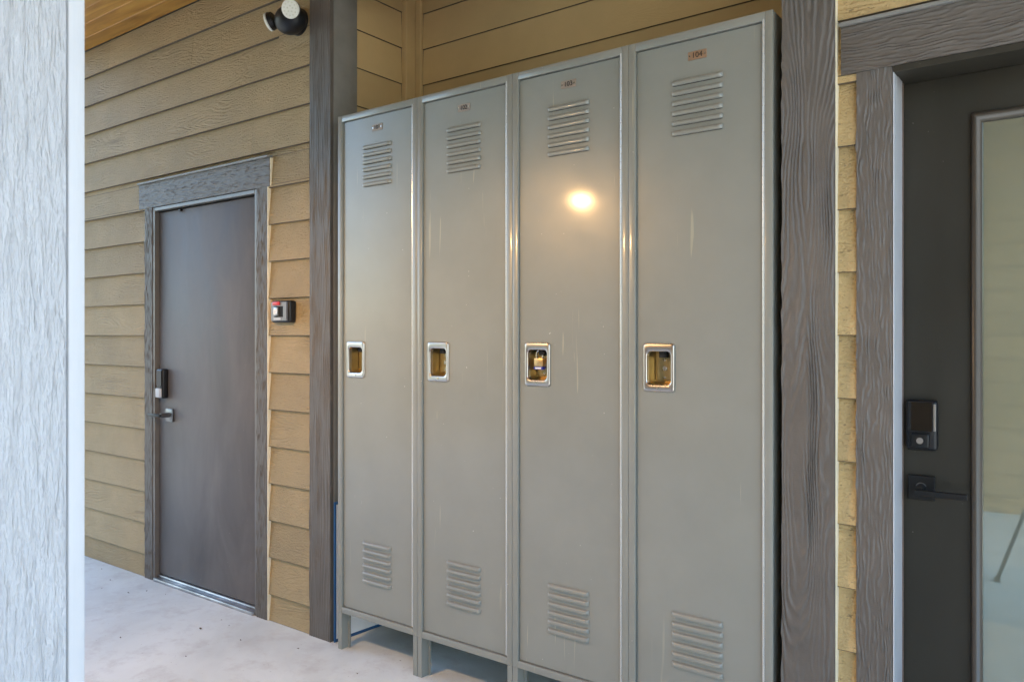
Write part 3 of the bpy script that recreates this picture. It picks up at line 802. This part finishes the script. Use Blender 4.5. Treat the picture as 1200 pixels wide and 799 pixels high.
# ------------------------------------------------------------------ other side of the walkway, seen only in reflections
w = thing('opposite_wall', 'tan lap siding wall across the walkway, mirrored in the door glass', 'wall', (0, -2.1, 0)); off = (0, -2.1, 0)
mb = MB(); lap_boards(mb, -0.9, 1.6, lambda a, o, z: (-a, -2.1 + o, z), 0, CEIL, .011, 21)
mb.build('lap_boards', 'siding', w, off, smooth=0)
MB().box(-1.6, 0.9, -2.25, -2.112, 0, CEIL).build('wall_core', 'core', w, off, smooth=0)
t = thing('camera_tripod', 'black camera tripod in the walkway, mirrored in the door glass', 'tripod', (0, 0, 0))
for i, a in enumerate((200, 320, 80)):
    ca, sa = math.cos(R(a)), math.sin(R(a))
    g = MB().rod((.03 * ca, .03 * sa, 1.10), (.26 * ca, .26 * sa, .52), .014).rod((.24 * ca, .24 * sa, .56), (.43 * ca, .43 * sa, .012), .010)
    g.cyl((.43 * ca, .43 * sa, .012), (0, 0, 1), .016, .024)
    lg = g.build('leg', 'black', t)
    MB().ball((.255 * ca, .255 * sa, .53), .021, 12).build('leg_clamp', 'grey_metal', lg)
MB().cyl((0, 0, 1.10), (0, 0, 1), .045, .06).rod((0, 0, .85), (0, 0, 1.18), .012).ball((0, 0, 1.20), .03, 16).build('head', 'black', t)

def sky_screen(name, label, x0, x1, y0, y1, h, n, seed):
    rnd = random.Random(seed)
    t = thing(name, label, 'sky_screen', ((x0 + x1) / 2, (y0 + y1) / 2, -.15)); off = ((x0 + x1) / 2, (y0 + y1) / 2, -.15)
    mb = MB()
    for i in range(n):
        x = x0 + (x1 - x0) * rnd.random(); z = -.1 + h * rnd.random() ** .8
        f = rnd.random()
        bulge = .25 * mnoise.noise(Vector((x * .9, z * .9, seed)))
        y = y1 + bulge - .5 * rnd.random() if f < .7 else y0 + (y1 - y0) * rnd.random()
        if f >= .7: z = h + .3 * mnoise.noise(Vector((x * 1.1, y, seed))) - .5 * rnd.random()
        r = .07 + .07 * rnd.random()
        a = Vector((rnd.gauss(0, 1), rnd.gauss(0, 1), rnd.gauss(0, 1))).normalized(); b = a.orthogonal().normalized(); c = a.cross(b)
        p = Vector((x, y, z))
        mb.poly([p + r * b, p + .5 * r * c, p - r * b, p - .5 * r * c])
    mb.build('foliage', 'foliage', t, off, smooth=0)
    MB().box(x0 + .2, x1 - .2, y0 + .4, y1 - .45, -.15, h - .4, .2).build('branches', 'core_dark', t, off)
sky_screen('tall_sky_screen', 'added dark green leafy screen out of view, blocking low sky across the yard', -10, 3, -6.4, -4.6, 7.4, 10000, 3)  # unseen leafy mass, added to block low sky from the walkway

# ------------------------------------------------------------------ bits of leaf on the slab
spots = [(-4.02, 2.08), (-3.84, 2.18), (-3.97, 2.15), (-3.26, 2.02), (-3.28, 2.14), (-3.19, 2.12), (-4.31, 2.13), (-3.03, 1.81),
         (-2.72, 2.14), (-4.55, 2.20), (-2.33, 2.12), (-4.20, 2.03), (-3.45, 1.75), (-3.6, 1.6), (-3.0, 2.05), (-2.28, 2.31), (-2.22, 2.36), (-1.9, 2.33)]
for i, (x, y) in enumerate(spots):
    mb = MB(); r = .003 + .006 * random.random(); a0 = random.random() * 6.28
    pts = []
    for j in range(7):
        a = a0 + 6.2832 * j / 7; rr = r * (.45 + .6 * random.random()) * (1.6 if j % 3 == 0 else 1)
        pts.append(mb.bm.verts.new((rr * math.cos(a), rr * .6 * math.sin(a), .002 + .004 * random.random())))
    top = mb.bm.verts.new((0, 0, .006))
    for j in range(7): mb.bm.faces.new((pts[j], pts[(j + 1) % 7], top))
    o = mb.build('leaf_scrap', 'leaf', smooth=0); o.location = (x, y, 0.0005)
    tag(o, 'tiny dark dry leaf scrap lying on the pale concrete walkway', 'leaf', 'leaf scraps on the walkway')

# ------------------------------------------------------------------ camera
cam = bpy.data.cameras.new('camera'); co = bpy.data.objects.new('camera', cam); COL.objects.link(co)
cam.sensor_width = 36; cam.lens = 915 / 1200 * 36
yaw = math.atan2(0.5945591, 0.8040519)          # turned left of +Y
co.location = (0, 0, EYE); co.rotation_euler = (R(90), 0, yaw)
cam.shift_y = -(399.5 - 393.1) / 1200
cam.clip_start = 0.05; cam.clip_end = 300
cam.dof.use_dof = True; cam.dof.focus_distance = 3.0; cam.dof.aperture_fstop = 8
scene.camera = co

# ------------------------------------------------------------------ daylight
W = bpy.data.worlds.new('World'); scene.world = W; W.use_nodes = True
nt = W.node_tree; bg = nt.nodes['Background']
sky = nt.nodes.new('ShaderNodeTexSky'); sky.sky_type = 'NISHITA'; sky.sun_disc = False
SUN_EL, SUN_AZ = 35, 8       # azimuth measured clockwise from +Y towards +X
sky.sun_elevation = R(SUN_EL); sky.sun_rotation = R(SUN_AZ)
sky.air_density = 1.0; sky.dust_density = 1.2; sky.ozone_density = 1.2
hs = nt.nodes.new('ShaderNodeHueSaturation'); hs.inputs['Saturation'].default_value = 1.05      # haze balance sky
nt.links.new(sky.outputs[0], hs.inputs['Color']); nt.links.new(hs.outputs[0], bg.inputs[0]); bg.inputs[1].default_value = 0.13
sd = bpy.data.lights.new('sun', 'SUN'); sd.energy = 3.2; sd.angle = R(0.5); sd.color = (1, .95, .88)
so = bpy.data.objects.new('sun', sd); COL.objects.link(so)
d_ = Vector((math.sin(R(SUN_AZ)) * math.cos(R(SUN_EL)), math.cos(R(SUN_AZ)) * math.cos(R(SUN_EL)), math.sin(R(SUN_EL))))
so.rotation_euler = d_.to_track_quat('Z', 'Y').to_euler(); so.location = (0, 0, 8)

vs = scene.view_settings
scene.display_settings.display_device = 'sRGB'
vs.view_transform = 'Standard'; vs.look = 'None'; vs.exposure = 3.05; vs.gamma = 1; vs.use_curve_mapping = False
scene.render.engine = 'CYCLES'
scene.cycles.use_denoising = True
scene.cycles.max_bounces = 10; scene.cycles.diffuse_bounces = 6
scene.cycles.sample_clamp_indirect = 8
